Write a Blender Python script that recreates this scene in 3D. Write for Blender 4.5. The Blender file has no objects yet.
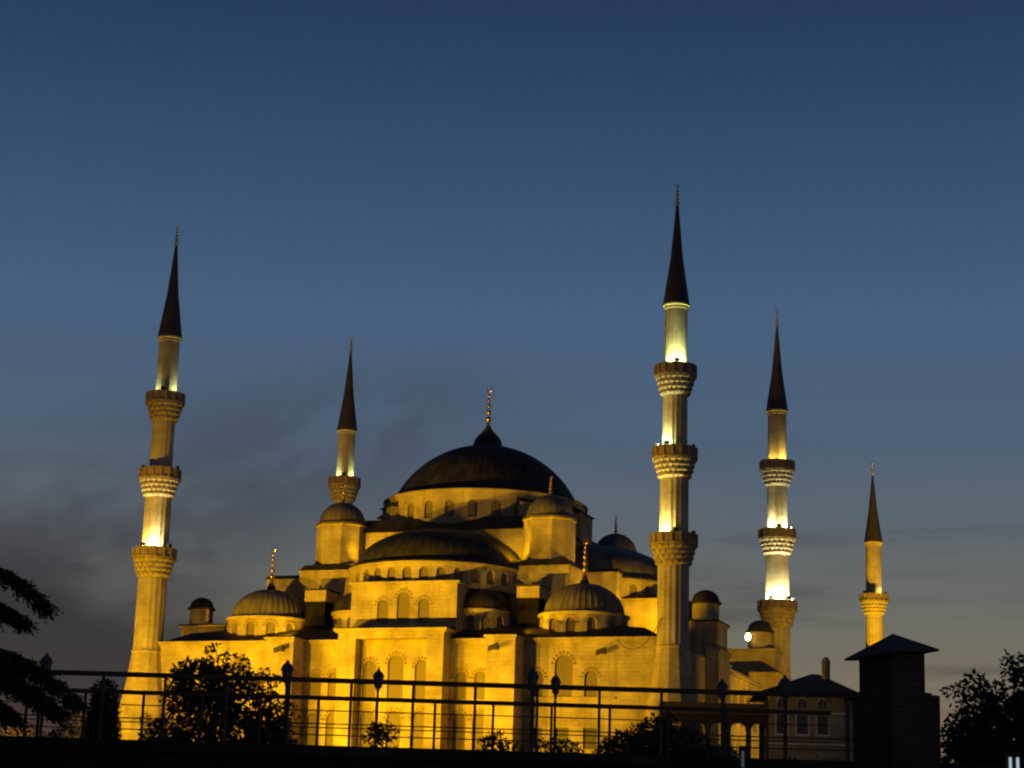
import bpy, bmesh, math, random
from mathutils import Vector, Matrix
S = bpy.context.scene
COL = S.collection
R = math.radians
PI = math.pi
rnd = random.Random(7)

# ------------------------------------------------------------------ camera
EYE = -10.5
cd = bpy.data.cameras.new('camera'); cam = bpy.data.objects.new('camera', cd); COL.objects.link(cam)
cd.sensor_width = 36; cd.lens = 2057.3 / 1024 * 36; cd.clip_start = 0.5; cd.clip_end = 6000
cam.matrix_world = Matrix.Translation((0, 0, EYE)) @ Matrix.Rotation(PI/2 + .2371, 4, 'X') @ Matrix.Rotation(.0299, 4, 'Z')
S.camera = cam

# ------------------------------------------------------------------ view, exposure
S.view_settings.view_transform = 'Standard'; S.view_settings.look = 'None'
S.view_settings.exposure = 0; S.view_settings.gamma = 1
S.cycles.filter_width = 2.2
S.cycles.max_bounces = 6
S.cycles.sample_clamp_indirect = 4

# ------------------------------------------------------------------ sky at dusk
W = bpy.data.worlds.new('World'); S.world = W; W.use_nodes = True
nt = W.node_tree; nt.nodes.clear()
def N(t, **k):
    n = nt.nodes.new(t)
    for a, b in k.items(): setattr(n, a, b)
    return n
def lk(a, b): nt.links.new(a, b)
def srgb(r, g, b):
    f = lambda c: (c/255/12.92) if c/255 <= .04045 else ((c/255+.055)/1.055)**2.4
    return (f(r), f(g), f(b), 1)
def math_node(op, a, b=None, c=None, clamp=False):
    n = N('ShaderNodeMath', operation=op); n.use_clamp = clamp
    for i, x in enumerate((a, b, c)):
        if x is None: continue
        if isinstance(x, (int, float)): n.inputs[i].default_value = x
        else: lk(x, n.inputs[i])
    return n.outputs[0]
tc = N('ShaderNodeTexCoord'); sep = N('ShaderNodeSeparateXYZ'); lk(tc.outputs['Generated'], sep.inputs[0])
ramp = N('ShaderNodeValToRGB'); lk(sep.outputs['Z'], ramp.inputs[0])
STOPS = [(.0, (134, 98, 76)), (.06, (126, 106, 88)), (.10, (118, 111, 96)), (.122, (109, 108, 100)), (.155, (98, 103, 105)), (.205, (79, 97, 118)),
         (.27, (69, 94, 124)), (.32, (56, 82, 112)), (.368, (45, 70, 100)), (.41, (37, 59, 88)), (.8, (20, 33, 58))]
cr = ramp.color_ramp
while len(cr.elements) < len(STOPS): cr.elements.new(.5)
for e, (p, c) in zip(cr.elements, STOPS): e.position = p; e.color = srgb(*c)
# the clouds, drawn over the sky by direction: a dark bank low on the left, slanting streaks, faint level bands
X, Z = sep.outputs['X'], sep.outputs['Z']
def mad(a, k, c): return math_node('MULTIPLY_ADD', a, k, c)
def smooth(v, a, b, o=1.0):
    m = N('ShaderNodeMapRange'); m.interpolation_type = 'SMOOTHSTEP'; lk(v, m.inputs[0])
    m.inputs[1].default_value = a; m.inputs[2].default_value = b; m.inputs[3].default_value = 0; m.inputs[4].default_value = o
    return m.outputs[0]
def cloud_noise(u, v, su, sv, seed, detail=6):
    c = N('ShaderNodeCombineXYZ'); lk(mad(u, su, 0), c.inputs[0]); lk(mad(v, sv, 0), c.inputs[1]); c.inputs[2].default_value = seed
    n = N('ShaderNodeTexNoise'); lk(c.outputs[0], n.inputs['Vector']); n.inputs['Scale'].default_value = 1
    n.inputs['Detail'].default_value = detail; n.inputs['Roughness'].default_value = .55; n.inputs['Distortion'].default_value = .25
    return n.outputs[0]
along = math_node('ADD', mad(X, .91, 0), mad(Z, .42, 0)); across = math_node('ADD', mad(X, -.42, 0), mad(Z, .91, 0))
n1 = cloud_noise(X, Z, 9, 24, 1.7); n2 = cloud_noise(along, across, 10, 19, 6.3, 4); n3 = cloud_noise(X, Z, 5, 46, 8.1)
edge = math_node('ADD', mad(X, -.47, .058), mad(Z, -1, 0))
edge = math_node('ADD', edge, mad(n1, .10, -.05))
bank = smooth(edge, -.034, .036, .95)
band_ = smooth(math_node('ABSOLUTE', mad(across, 1, -.222)), .072, .0)
lim = math_node('MULTIPLY', smooth(X, .06, -.06), smooth(Z, .265, .205))
streak = math_node('MULTIPLY', math_node('MULTIPLY', band_, lim), smooth(n2, .33, .60, .68))
wisp = math_node('MULTIPLY', smooth(n3, .48, .70, .50), smooth(Z, .235, .13))
one = lambda v: math_node('SUBTRACT', 1, v)
cover = one(math_node('MULTIPLY', math_node('MULTIPLY', one(bank), one(streak)), one(wisp)))
cramp = N('ShaderNodeValToRGB'); lk(Z, cramp.inputs[0])
ce = cramp.color_ramp.elements
ce[0].position = .05; ce[0].color = srgb(72, 54, 48); ce[1].position = .21; ce[1].color = srgb(64, 69, 84)
e = ce.new(.085); e.color = srgb(58, 53, 55); e = ce.new(.12); e.color = srgb(51, 50, 54); e = ce.new(.165); e.color = srgb(60, 62, 72)
mix = N('ShaderNodeMixRGB'); lk(cover, mix.inputs[0]); lk(ramp.outputs[0], mix.inputs[1]); lk(cramp.outputs[0], mix.inputs[2])
# a thin share of the physical twilight sky (sun just under the horizon, behind the right)
sky = N('ShaderNodeTexSky'); sky.sky_type = 'NISHITA'; sky.sun_disc = False
sky.sun_elevation = R(-3.0); sky.sun_rotation = R(40)
b1 = N('ShaderNodeBackground'); lk(mix.outputs[0], b1.inputs[0]); b1.inputs[1].default_value = 1.0
b2 = N('ShaderNodeBackground'); lk(sky.outputs[0], b2.inputs[0]); b2.inputs[1].default_value = .01
ad = N('ShaderNodeAddShader'); lk(b1.outputs[0], ad.inputs[0]); lk(b2.outputs[0], ad.inputs[1])
wo = N('ShaderNodeOutputWorld'); lk(ad.outputs[0], wo.inputs[0])

# ------------------------------------------------------------------ frame of the mosque: u along the front, v into depth
TH = .3403
CX, CY = -2.757, 246.92
Uv = Vector((math.cos(TH), -math.sin(TH), 0)); Vv = Vector((math.sin(TH), math.cos(TH), 0))
def Lw(u, v, z=0): return Vector((CX, CY, 0)) + Uv*u + Vv*v + Vector((0, 0, z))

# ------------------------------------------------------------------ floodlights
SODIUM = (1.0, .535, .002); WARM = (1.0, .66, .12); METAL = (.88, 1.0, .42); WHITE = (1.0, .95, .50)
def spot(pos, aim, watts, color=SODIUM, size=70, blend=.6, radius=.35):
    l = bpy.data.lights.new('floodlight_beam', 'SPOT'); o = bpy.data.objects.new('floodlight_beam', l); COL.objects.link(o)
    l.energy = watts; l.color = color; l.spot_size = R(size); l.spot_blend = blend; l.shadow_soft_size = radius
    o.location = pos; o.rotation_euler = (Vector(aim) - Vector(pos)).to_track_quat('-Z', 'Y').to_euler()
    return o
def lspot(p, a, w, *r, **k): return spot(Lw(*p), Lw(*a), w, *r, **k)
# a row close to the front wall, each aimed up and to the right
lspot((-40, -43, .4), (-27, -26, 12), 9000, size=78)
lspot((-24, -44, .4), (-13, -26, 12), 10000, size=78)
lspot((-8, -44, .4), (3, -26, 12), 14000, size=76)
lspot((8, -43, .4), (19, -26, 12), 17000, size=74)
lspot((-18, -34.5, .6), (-16.5, -26, 12), 4200, size=95, blend=.8)
lspot((20, -31, .5), (29.5, -25.5, 14), 1200, size=56, blend=.8)
# farther off, for the upper tiers and the minarets
lspot((-36, -64, .4), (-14, -20, 19), 88000, size=66)
lspot((-20, -66, .4), (3, -18, 20), 98000, size=66)
lspot((-8, -66, .4), (16, -22, 14), 60000, size=62)
lspot((-40, -60, .3), (-30.5, -26, 40), 40000, size=30)
lspot((-25, -46, .3), (-30.5, -26, 19), 9000, size=56)
lspot((-25.2, -30.6, .5), (-29.6, -26.2, 15), 3400, size=40, blend=.8)
lspot((6, -70, .3), (30.5, -26, 38), 13000, size=34)
# on the roofs
for sg in (1, -1):
    lspot((sg*10.7, -16.9, 24.5), (sg*3, -12, 32), 1500, size=120, radius=.2)
    lspot((sg*13.6, -24.6, 15.6), (sg*19, -19, 19.5), 700, size=120, radius=.2)
lspot((-27.6, -24.6, 16.2), (-28.2, -18.5, 18.2), 330, size=110, radius=.2)
lspot((25.8, -14.8, 17.4), (20, -7.5, 23.5), 6000, size=125, radius=.2)
# on the right side of the mosque and at the farther minarets
lspot((58, -17, .4), (29.5, 20, 15), 62000, size=50)
lspot((43, -9, .4), (31, -4, 11), 3200, size=60)
lspot((37, 78, .5), (30.5, 101, 27), 230000, size=66)
lspot((-44, 6, .5), (-30.5, 25.9, 36), 16000, size=50)
lspot((37, 20, .5), (30.5, 25.9, 16), 3600, size=100)

# ------------------------------------------------------------------ materials
def mat(name, base, rough=.8, metal=0):
    m = bpy.data.materials.new(name); m.use_nodes = True
    b = m.node_tree.nodes['Principled BSDF']
    b.inputs['Base Color'].default_value = (*base, 1); b.inputs['Roughness'].default_value = rough; b.inputs['Metallic'].default_value = metal
    return m, m.node_tree, b
def noisy(name, c1, c2, scale=1.0, rough=.8, metal=0, bump=0, detail=5, stretch=(1, 1, 1), spec=None):
    m, t, b = mat(name, c1, rough, metal)
    tcn = t.nodes.new('ShaderNodeTexCoord'); mpn = t.nodes.new('ShaderNodeMapping'); t.links.new(tcn.outputs['Object'], mpn.inputs[0])
    mpn.inputs['Scale'].default_value = stretch
    n = t.nodes.new('ShaderNodeTexNoise'); n.inputs['Scale'].default_value = scale; n.inputs['Detail'].default_value = detail
    t.links.new(mpn.outputs[0], n.inputs['Vector'])
    r = t.nodes.new('ShaderNodeValToRGB'); t.links.new(n.outputs[0], r.inputs[0])
    r.color_ramp.elements[0].position = .32; r.color_ramp.elements[0].color = (*c1, 1)
    r.color_ramp.elements[1].position = .68; r.color_ramp.elements[1].color = (*c2, 1)
    t.links.new(r.outputs[0], b.inputs['Base Color'])
    if spec is not None: b.inputs['Specular IOR Level'].default_value = spec
    if bump:
        bp = t.nodes.new('ShaderNodeBump'); bp.inputs['Strength'].default_value = bump; bp.inputs['Distance'].default_value = .05
        t.links.new(n.outputs[0], bp.inputs['Height']); t.links.new(bp.outputs[0], b.inputs['Normal'])
    return m
def stone(name, ca, cb, stain, course=.42, length=1.05):
    """squared limestone in courses, mottled, with streaks of rain dirt"""
    m, t, b = mat(name, ca, .88); b.inputs['Specular IOR Level'].default_value = .15
    L = t.links.new; nn = t.nodes.new
    tcn = nn('ShaderNodeTexCoord'); sp = nn('ShaderNodeSeparateXYZ'); L(tcn.outputs['Object'], sp.inputs[0])
    a = nn('ShaderNodeMath'); a.operation = 'ADD'; L(sp.outputs[0], a.inputs[0]); L(sp.outputs[1], a.inputs[1])
    cb_ = nn('ShaderNodeCombineXYZ'); L(a.outputs[0], cb_.inputs[0]); L(sp.outputs[2], cb_.inputs[1])
    br = nn('ShaderNodeTexBrick'); L(cb_.outputs[0], br.inputs['Vector'])
    br.inputs['Scale'].default_value = 1; br.inputs['Brick Width'].default_value = length; br.inputs['Row Height'].default_value = course
    br.inputs['Mortar Size'].default_value = .022; br.inputs['Mortar Smooth'].default_value = .3
    br.inputs['Color1'].default_value = (*ca, 1); br.inputs['Color2'].default_value = (*cb, 1)
    br.inputs['Mortar'].default_value = (*[x*.74 for x in ca], 1)
    n1 = nn('ShaderNodeTexNoise'); n1.inputs['Scale'].default_value = .45; n1.inputs['Detail'].default_value = 6; L(tcn.outputs['Object'], n1.inputs['Vector'])
    r1 = nn('ShaderNodeValToRGB'); L(n1.outputs[0], r1.inputs[0])
    r1.color_ramp.elements[0].position = .3; r1.color_ramp.elements[0].color = (.62, .59, .54, 1)
    r1.color_ramp.elements[1].position = .7; r1.color_ramp.elements[1].color = (1.16, 1.13, 1.08, 1)
    mu = nn('ShaderNodeMixRGB'); mu.blend_type = 'MULTIPLY'; mu.inputs[0].default_value = 1; L(br.outputs[0], mu.inputs[1]); L(r1.outputs[0], mu.inputs[2])
    mp2 = nn('ShaderNodeMapping'); L(tcn.outputs['Object'], mp2.inputs[0]); mp2.inputs['Scale'].default_value = (1.3, 1.3, .12)
    n2 = nn('ShaderNodeTexNoise'); n2.inputs['Scale'].default_value = 1.1; n2.inputs['Detail'].default_value = 6; n2.inputs['Roughness'].default_value = .6; L(mp2.outputs[0], n2.inputs['Vector'])
    r2 = nn('ShaderNodeMapRange'); L(n2.outputs[0], r2.inputs[0]); r2.inputs[1].default_value = .52; r2.inputs[2].default_value = .76; r2.inputs[3].default_value = 0; r2.inputs[4].default_value = .7
    m2 = nn('ShaderNodeMixRGB'); L(r2.outputs[0], m2.inputs[0]); L(mu.outputs[0], m2.inputs[1]); m2.inputs[2].default_value = (*stain, 1)
    L(m2.outputs[0], b.inputs['Base Color'])
    n3 = nn('ShaderNodeTexNoise'); n3.inputs['Scale'].default_value = 5; n3.inputs['Detail'].default_value = 4; L(tcn.outputs['Object'], n3.inputs['Vector'])
    ad_ = nn('ShaderNodeMath'); ad_.operation = 'MULTIPLY_ADD'; L(br.outputs['Fac'], ad_.inputs[0]); ad_.inputs[1].default_value = -.8; L(n3.outputs[0], ad_.inputs[2])
    bp = nn('ShaderNodeBump'); bp.inputs['Strength'].default_value = .5; bp.inputs['Distance'].default_value = .05
    L(ad_.outputs[0], bp.inputs['Height']); L(bp.outputs[0], b.inputs['Normal'])
    return m
def grille(name, bar, hole):
    m, t, b = mat(name, bar, .9); L = t.links.new; nn = t.nodes.new
    tcn = nn('ShaderNodeTexCoord'); sp = nn('ShaderNodeSeparateXYZ'); L(tcn.outputs['Object'], sp.inputs[0])
    a = nn('ShaderNodeMath'); a.operation = 'ADD'; L(sp.outputs[0], a.inputs[0]); L(sp.outputs[1], a.inputs[1])
    cmb = nn('ShaderNodeCombineXYZ'); L(a.outputs[0], cmb.inputs[0]); L(sp.outputs[2], cmb.inputs[1])
    mpn = nn('ShaderNodeMapping'); L(cmb.outputs[0], mpn.inputs[0]); mpn.inputs['Rotation'].default_value = (0, 0, R(45)); mpn.inputs['Scale'].default_value = (5.2, 5.2, 5.2)
    v = nn('ShaderNodeTexVoronoi'); v.inputs['Scale'].default_value = 1; v.inputs['Randomness'].default_value = 0; L(mpn.outputs[0], v.inputs['Vector'])
    r = nn('ShaderNodeValToRGB'); L(v.outputs['Distance'], r.inputs[0])
    r.color_ramp.elements[0].position = .30; r.color_ramp.elements[0].color = (*hole, 1)
    r.color_ramp.elements[1].position = .44; r.color_ramp.elements[1].color = (*bar, 1)
    L(r.outputs[0], b.inputs['Base Color'])
    return m
def emit(name, color, strength):
    m, t, b = mat(name, (.8, .8, .8), .4)
    b.inputs['Emission Color'].default_value = (*color, 1); b.inputs['Emission Strength'].default_value = strength
    return m
M = {}
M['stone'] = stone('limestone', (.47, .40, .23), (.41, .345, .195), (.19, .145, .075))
M['shaft'] = stone('shaft_limestone', (.46, .41, .31), (.42, .37, .28), (.22, .18, .13), .6, 1.4)
M['carved'] = noisy('carved_limestone', (.22, .185, .135), (.42, .36, .27), 2.2, .9, bump=.4)
M['parapet'] = noisy('shaded_parapet_stone', (.15, .115, .085), (.27, .21, .155), 1.8, .9, bump=.3)  # darker stone: the parapets' want of floodlight is put into the colour
M['tick'] = noisy('red_voussoir_stone', (.17, .12, .07), (.23, .16, .10), 3, .9)
M['grille'] = grille('plaster_lattice', (.225, .180, .112), (.11, .088, .05))
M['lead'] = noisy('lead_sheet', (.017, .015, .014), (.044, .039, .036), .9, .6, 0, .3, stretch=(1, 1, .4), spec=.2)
M['shade_lead'] = noisy('shade_black_lead', (.007, .006, .006), (.014, .012, .011), 1.5, .8, spec=.1)  # near-black lead, shade on the buttress shafts painted in
M['lit_lead'] = noisy('lit_lead_sheet', (.075, .064, .056), (.155, .134, .118), .9, .55, 0, .3, stretch=(1, 1, .4), spec=.25)  # lit copy of lead_sheet; light on these domes is put into the colour
M['spire'] = noisy('spire_lead', (.040, .034, .034), (.07, .06, .06), 1.2, .6, 0, .2, spec=.2)
M['gold'] = noisy('gilded_copper', (.62, .40, .14), (.80, .54, .20), 6, .32, .9)
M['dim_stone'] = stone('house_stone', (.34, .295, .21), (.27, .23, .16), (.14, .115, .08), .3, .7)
M['pale_trim'] = noisy('pale_trim', (.50, .45, .38), (.60, .55, .47), 3, .85)
M['dark_glass'] = noisy('dark_glass', (.012, .012, .014), (.02, .02, .024), 2, .2)
M['old_glass'] = noisy('old_window_glass', (.035, .026, .018), (.07, .05, .035), 3, .4)
M['tile'] = noisy('roof_tile', (.055, .04, .034), (.09, .066, .055), 4, .85, bump=.5)
M['rail'] = noisy('rail_paint', (.085, .05, .034), (.12, .075, .052), 9, .6, spec=.2)
M['iron'] = noisy('cast_iron', (.045, .043, .040), (.07, .066, .06), 9, .6)
M['lampglass'] = noisy('lamp_glass', (.14, .13, .11), (.2, .18, .15), 6, .35)
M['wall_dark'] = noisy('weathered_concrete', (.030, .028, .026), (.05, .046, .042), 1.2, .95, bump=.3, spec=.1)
M['brick'] = stone('dark_brick', (.11, .082, .066), (.08, .062, .052), (.04, .034, .03), .075, .22)
M['soil'] = noisy('park_ground', (.030, .036, .018), (.055, .050, .032), .35, .95, bump=.3)
M['bark'] = noisy('bark', (.025, .02, .016), (.05, .04, .03), 4, .95, bump=.6, stretch=(1, 1, .2))
M['leaf'] = noisy('leaf_dark', (.018, .028, .012), (.04, .055, .02), 2.2, .75)
M['leaf2'] = noisy('leaf_olive', (.04, .045, .016), (.08, .07, .028), 1.4, .8)
M['needle'] = noisy('needle_dark', (.014, .024, .014), (.03, .042, .022), 3, .85)
M['black'] = noisy('fixture_paint', (.006, .006, .006), (.012, .012, .012), 5, .5)
M['hot'] = emit('lit_lens', (1, .86, .55), 14)
M['glare'] = emit('lit_flood_lens', (1, .62, .24), 14)
M['tube_dim'] = emit('dim_fluorescent_tube', (.72, .92, 1), .03)
M['tube'] = emit('fluorescent_tube', (.72, .92, 1), .5)

# ------------------------------------------------------------------ mesh helpers
class MB:
    def __init__(s): s.v = []; s.f = []
    def vert(s, p): s.v.append(tuple(p)); return len(s.v)-1
    def face(s, pts): s.f.append([s.vert(p) for p in pts])
    def box(s, x0, x1, y0, y1, z0, z1, fn=None):
        c = [(x, y, z) for z in (z0, z1) for y in (y0, y1) for x in (x0, x1)]
        if fn: c = [fn(p) for p in c]
        i = len(s.v); s.v += [tuple(p) for p in c]
        for q in ((0, 2, 3, 1), (4, 5, 7, 6), (0, 1, 5, 4), (2, 6, 7, 3), (0, 4, 6, 2), (1, 3, 7, 5)): s.f.append([i+k for k in q])
        return s
    def frustum(s, a, za, b, zb):      # a, b = (x0,x1,y0,y1)
        p = [(a[0], a[2], za), (a[1], a[2], za), (a[1], a[3], za), (a[0], a[3], za), (b[0], b[2], zb), (b[1], b[2], zb), (b[1], b[3], zb), (b[0], b[3], zb)]
        i = len(s.v); s.v += p
        for q in ((3, 2, 1, 0), (4, 5, 6, 7), (0, 1, 5, 4), (1, 2, 6, 5), (2, 3, 7, 6), (3, 0, 4, 7)): s.f.append([i+k for k in q])
        return s
    def lathe(s, prof, n, c=(0, 0), a0=0, a1=2*PI, mod=None, cap=True):
        """prof = [(r,z)...]; mod(j, k) scales the radius of column j on ring k"""
        full = abs(a1-a0-2*PI) < 1e-6; cols = n if full else n+1
        base = len(s.v)
        for k, (r, z) in enumerate(prof):
            for j in range(cols):
                a = a0+(a1-a0)*j/n; rr = r*(mod(j, k) if mod else 1)
                s.v.append((c[0]+rr*math.cos(a), c[1]+rr*math.sin(a), z))
        for k in range(len(prof)-1):
            for j in range(n):
                j2 = (j+1) % cols
                s.f.append([base+k*cols+j, base+k*cols+j2, base+(k+1)*cols+j2, base+(k+1)*cols+j])
        if cap and full:
            if prof[0][0] > .02: s.f.append([base+j for j in range(cols)][::-1])
            if prof[-1][0] > .02: s.f.append([base+(len(prof)-1)*cols+j for j in range(cols)])
        return s
    def tube(s, pts, rads, n=6):
        pts = [Vector(p) for p in pts]; base = len(s.v)
        for i, p in enumerate(pts):
            d = (pts[min(i+1, len(pts)-1)]-pts[max(i-1, 0)]).normalized()
            x = d.cross(Vector((0, 0, 1)));
            if x.length < .05: x = d.cross(Vector((1, 0, 0)))
            x.normalize(); y = d.cross(x)
            r = rads[i] if isinstance(rads, (list, tuple)) else rads
            for j in range(n):
                a = 2*PI*j/n; s.v.append(tuple(p+x*math.cos(a)*r+y*math.sin(a)*r))
        for i in range(len(pts)-1):
            for j in range(n): s.f.append([base+i*n+j, base+i*n+(j+1) % n, base+(i+1)*n+(j+1) % n, base+(i+1)*n+j])
        s.f.append([base+j for j in range(n)][::-1]); s.f.append([base+(len(pts)-1)*n+j for j in range(n)])
        return s
    def build(s, name, m, parent=None, smooth=None):
        me = bpy.data.meshes.new(name); me.from_pydata(s.v, [], s.f); me.update()
        me.materials.append(m if not isinstance(m, str) else M[m])
        if smooth is not None:
            for p in me.polygons: p.use_smooth = True
            me.set_sharp_from_angle(angle=R(smooth))
        o = bpy.data.objects.new(name, me); COL.objects.link(o)
        if parent: o.parent = parent
        return o
def tag(o, label=None, cat=None, group=None, kind=None):
    if label: o['label'] = label
    if cat: o['category'] = cat
    if group: o['group'] = group
    if kind: o['kind'] = kind
    return o
def empty(name, loc=(0, 0, 0), rz=0):
    o = bpy.data.objects.new(name, None); COL.objects.link(o); o.location = loc; o.rotation_euler = (0, 0, rz); o.empty_display_size = .5
    return o
def copy_tree(o, parent=None):
    c = o.copy(); COL.objects.link(c); c.parent = parent
    for ch in list(o.children): copy_tree(ch, c)
    return c
# a wall in the (s, z) plane with arched openings, bent by fn(s, z, d); d = depth behind the face
def arch_pts(w, n=8):
    sc, hw, sill, spring = w[:4]; rise = w[4] if len(w) > 4 else hw*1.15
    if rise <= 0: return [(sc-hw, spring), (sc+hw, spring)]
    return [(sc-hw*math.cos(PI*i/n), spring+rise*(math.sin(PI*i/n)**.9)) for i in range(n+1)]
def band(mb, fn, s0, s1, z0, z1, wins, depth=.35, ds=1e9):
    def pier(a, b):
        k = max(1, int(math.ceil((b-a)/ds)))
        for i in range(k):
            p, q = a+(b-a)*i/k, a+(b-a)*(i+1)/k
            mb.face([fn(p, z0, 0), fn(q, z0, 0), fn(q, z1, 0), fn(p, z1, 0)])
    cur = s0
    for w in sorted(wins):
        sc, hw, sill, spring = w[:4]
        pier(cur, sc-hw)
        ap = arch_pts(w)
        mb.face([fn(sc-hw, z0, 0), fn(sc+hw, z0, 0), fn(sc+hw, sill, 0), fn(sc-hw, sill, 0)])
        for (xa, za), (xb, zb) in zip(ap, ap[1:]): mb.face([fn(xa, za, 0), fn(xb, zb, 0), fn(xb, z1, 0), fn(xa, z1, 0)])
        ring = [(sc-hw, sill), (sc+hw, sill)] + ap[::-1]
        for (xa, za), (xb, zb) in zip(ring, ring[1:]+ring[:1]):
            mb.face([fn(xa, za, 0), fn(xb, zb, 0), fn(xb, zb, depth), fn(xa, za, depth)])
        cur = sc+hw
    pier(cur, s1)
def window(fn, w, parent, depth=.30, ticks=True, m='grille', name='window'):
    sc, hw, sill, spring = w[:4]
    mb = MB(); ring = [(sc-hw, sill), (sc+hw, sill)] + arch_pts(w)[::-1]
    mb.face([fn(x, z, depth-.02) for x, z in ring])
    o = mb.build(name, m, parent)
    if ticks and (len(w) < 5 or w[4] > 0):
        rise = w[4] if len(w) > 4 else hw*1.15
        t = MB(); n = 9
        for i in range(n):
            a = PI*(i+.5)/n; da = .10
            def P(aa, e, d): return fn(sc-(hw+e)*math.cos(aa), spring+(rise+e)*math.sin(aa), d)
            q = [P(a-da, .06, 0), P(a+da, .06, 0), P(a+da*.9, .42, 0), P(a-da*.9, .42, 0)]
            f_ = [P(a-da, .06, -.025), P(a+da, .06, -.025), P(a+da*.9, .42, -.025), P(a-da*.9, .42, -.025)]
            t.face(f_)
            for k in range(4): t.face([q[k], q[(k+1) % 4], f_[(k+1) % 4], f_[k]])
        t.build('voussoirs', 'tick', o)
    return o

# ------------------------------------------------------------------ ground
def gz(y):
    if y < 36: return -12.1
    if y < 190: return -12.1+(y-36)/154*12.1
    return 0.0
g = MB()
ys = [-60, 0, 20, 36, 60, 90, 120, 150, 190, 260, 400, 800, 3000]
xs = [-2500, -800, -300, -120, -60, -30, -12, 0, 12, 30, 60, 120, 300, 800, 2500]
for a, b in zip(ys, ys[1:]):
    for c, d in zip(xs, xs[1:]):
        g.face([(c, a, gz(a)), (d, a, gz(a)), (d, b, gz(b)), (c, b, gz(b))])
tag(g.build('ground', 'soil'), kind='structure')

# ================================================================== THE MOSQUE
mosque = empty('mosque', (CX, CY, 0), -TH)
tag(mosque, 'floodlit domed stone mosque with cascading lead domes between its minarets', 'mosque')
def planeF(v): return lambda s, z, d: (s, v+d, z)            # faces the camera side
def planeR(u): return lambda s, z, d: (u-d, s, z)            # faces +u
def cyl(c, r): return lambda s, z, d: (c[0]+(r-d)*math.cos(s/r), c[1]+(r-d)*math.sin(s/r), z)

# lower front ------------------------------------------------------
def front_bay(name, v, u0, u1, ztop, rows, zs, returns=(), back=None):
    """rows: list of window lists, zs: the heights between which each row sits"""
    mb = MB(); fn = planeF(v)
    for (a, b), ws in zip(zip(zs, zs[1:]), rows): band(mb, fn, u0, u1, a, b, ws, .22)
    if back is not None:
        for u in (u0, u1): mb.face([(u, v, zs[0]), (u, back, zs[0]), (u, back, ztop), (u, v, ztop)])
        mb.face([(u0, v, ztop), (u1, v, ztop), (u1, back, ztop), (u0, back, ztop)])
    o = mb.build(name, 'stone', mosque)
    for ws in rows:
        for w in ws: window(fn, w, mosque, .22, ticks=(len(w) < 5 or w[4] > 0), m='grille' if len(w) < 5 else 'old_glass')
    return o
def W_(c, hw, sill, spring, *r): return (c, hw, sill, spring, *r)
wing = [[W_(15.9, .72, 3.0, 5.15, 0), W_(18.8, .72, 3.0, 5.15, 0), W_(21.8, .72, 3.0, 5.15, 0)],
        [W_(15.9, .72, 8.4, 10.25), W_(18.8, .98, 8.4, 11.6), W_(21.8, .72, 8.4, 10.25)]]
front_bay('front_wall', -26, 13, 29.6, 14.85, wing, [0, 6.9, 14.1])
lwing = [[(-w[0], *w[1:]) for w in r] for r in wing]
front_bay('front_wall', -26, -29.6, -13, 14.85, lwing, [0, 6.9, 14.1])
bay = [[W_(7.3, .78, 2.6, 5.8), W_(9.6, .78, 2.6, 5.8)], [W_(7.3, .74, 8.1, 10.2), W_(9.6, .74, 8.1, 10.2)]]
front_bay('front_wall', -26, 5.9, 13.0, 14.85, bay, [0, 7.3, 14.1])
front_bay('front_wall', -26, -13.0, -5.9, 14.85, [[(-w[0], *w[1:]) for w in r] for r in bay], [0, 7.3, 14.1])
mid = [[W_(-2.9, .84, 2.4, 5.9), W_(.1, .84, 2.4, 5.9), W_(3.1, .84, 2.4, 5.9)],
       [W_(-2.9, .80, 8.0, 11.3), W_(.1, .92, 8.0, 11.7), W_(3.1, .80, 8.0, 11.3)]]
front_bay('recessed_wall', -26.65, -4.05, 4.2, 14.5, mid, [0, 7.2, 14.5])
pc = MB()                                                   # the projecting middle: two piers under a wall head
pc.box(-6.1, -4.05, -28.2, -25.9, 0, 14.4); pc.box(4.2, 6.1, -28.2, -25.9, 0, 14.4)
pc.box(-6.1, 6.1, -28.2, -25.9, 14.4, 15.05)
pc.build('projecting_bay', 'stone', mosque)
for u0, u1 in ((-14.2, -11.0), (11.2, 14.4)):
    b = MB(); b.box(u0, u1, -29.0, -25.95, 0, 14.3); b.build('buttress', 'stone', mosque)
# cornices and string courses
cn = MB()
for u0, u1, v in ((-29.6, -14.2, -26), (-11.0, -6.1, -26), (6.1, 11.2, -26), (14.4, 29.6, -26)):
    cn.box(u0, u1, v-.28, v+.6, 14.1, 14.28); cn.box(u0, u1, v-.45, v+.6, 14.28, 14.5)
for u0, u1 in ((-14.2, -11.0), (11.2, 14.4)):
    cn.box(u0-.2, u1+.2, -29.3, -25.4, 14.3, 14.52)
cn.box(-6.4, 6.4, -28.5, -25.4, 15.05, 15.22); cn.box(-6.55, 6.55, -28.65, -25.4, 15.22, 15.45)
cn.build('cornice', 'stone', mosque)
for u0, u1, v in ((14.4, 24.5, -26), (-24.5, -14.2, -26)): MB().box(u0, u1, v-.16, v+.02, 8.1, 8.3).build('string_course', 'stone', mosque)
MB().box(-4.05, 4.2, -26.8, -26.63, 7.1, 7.3).build('string_course', 'stone', mosque)
# side walls of the lower hall and its back
sw = MB()
for u in (29.6, -29.6): sw.face([(u, -26, 0), (u, 26, 0), (u, 26, 14.3), (u, -26, 14.3)])
sw.face([(-29.6, 26, 0), (29.6, 26, 0), (29.6, 26, 14.3), (-29.6, 26, 14.3)])
sw.build('side_wall', 'stone', mosque)
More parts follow.
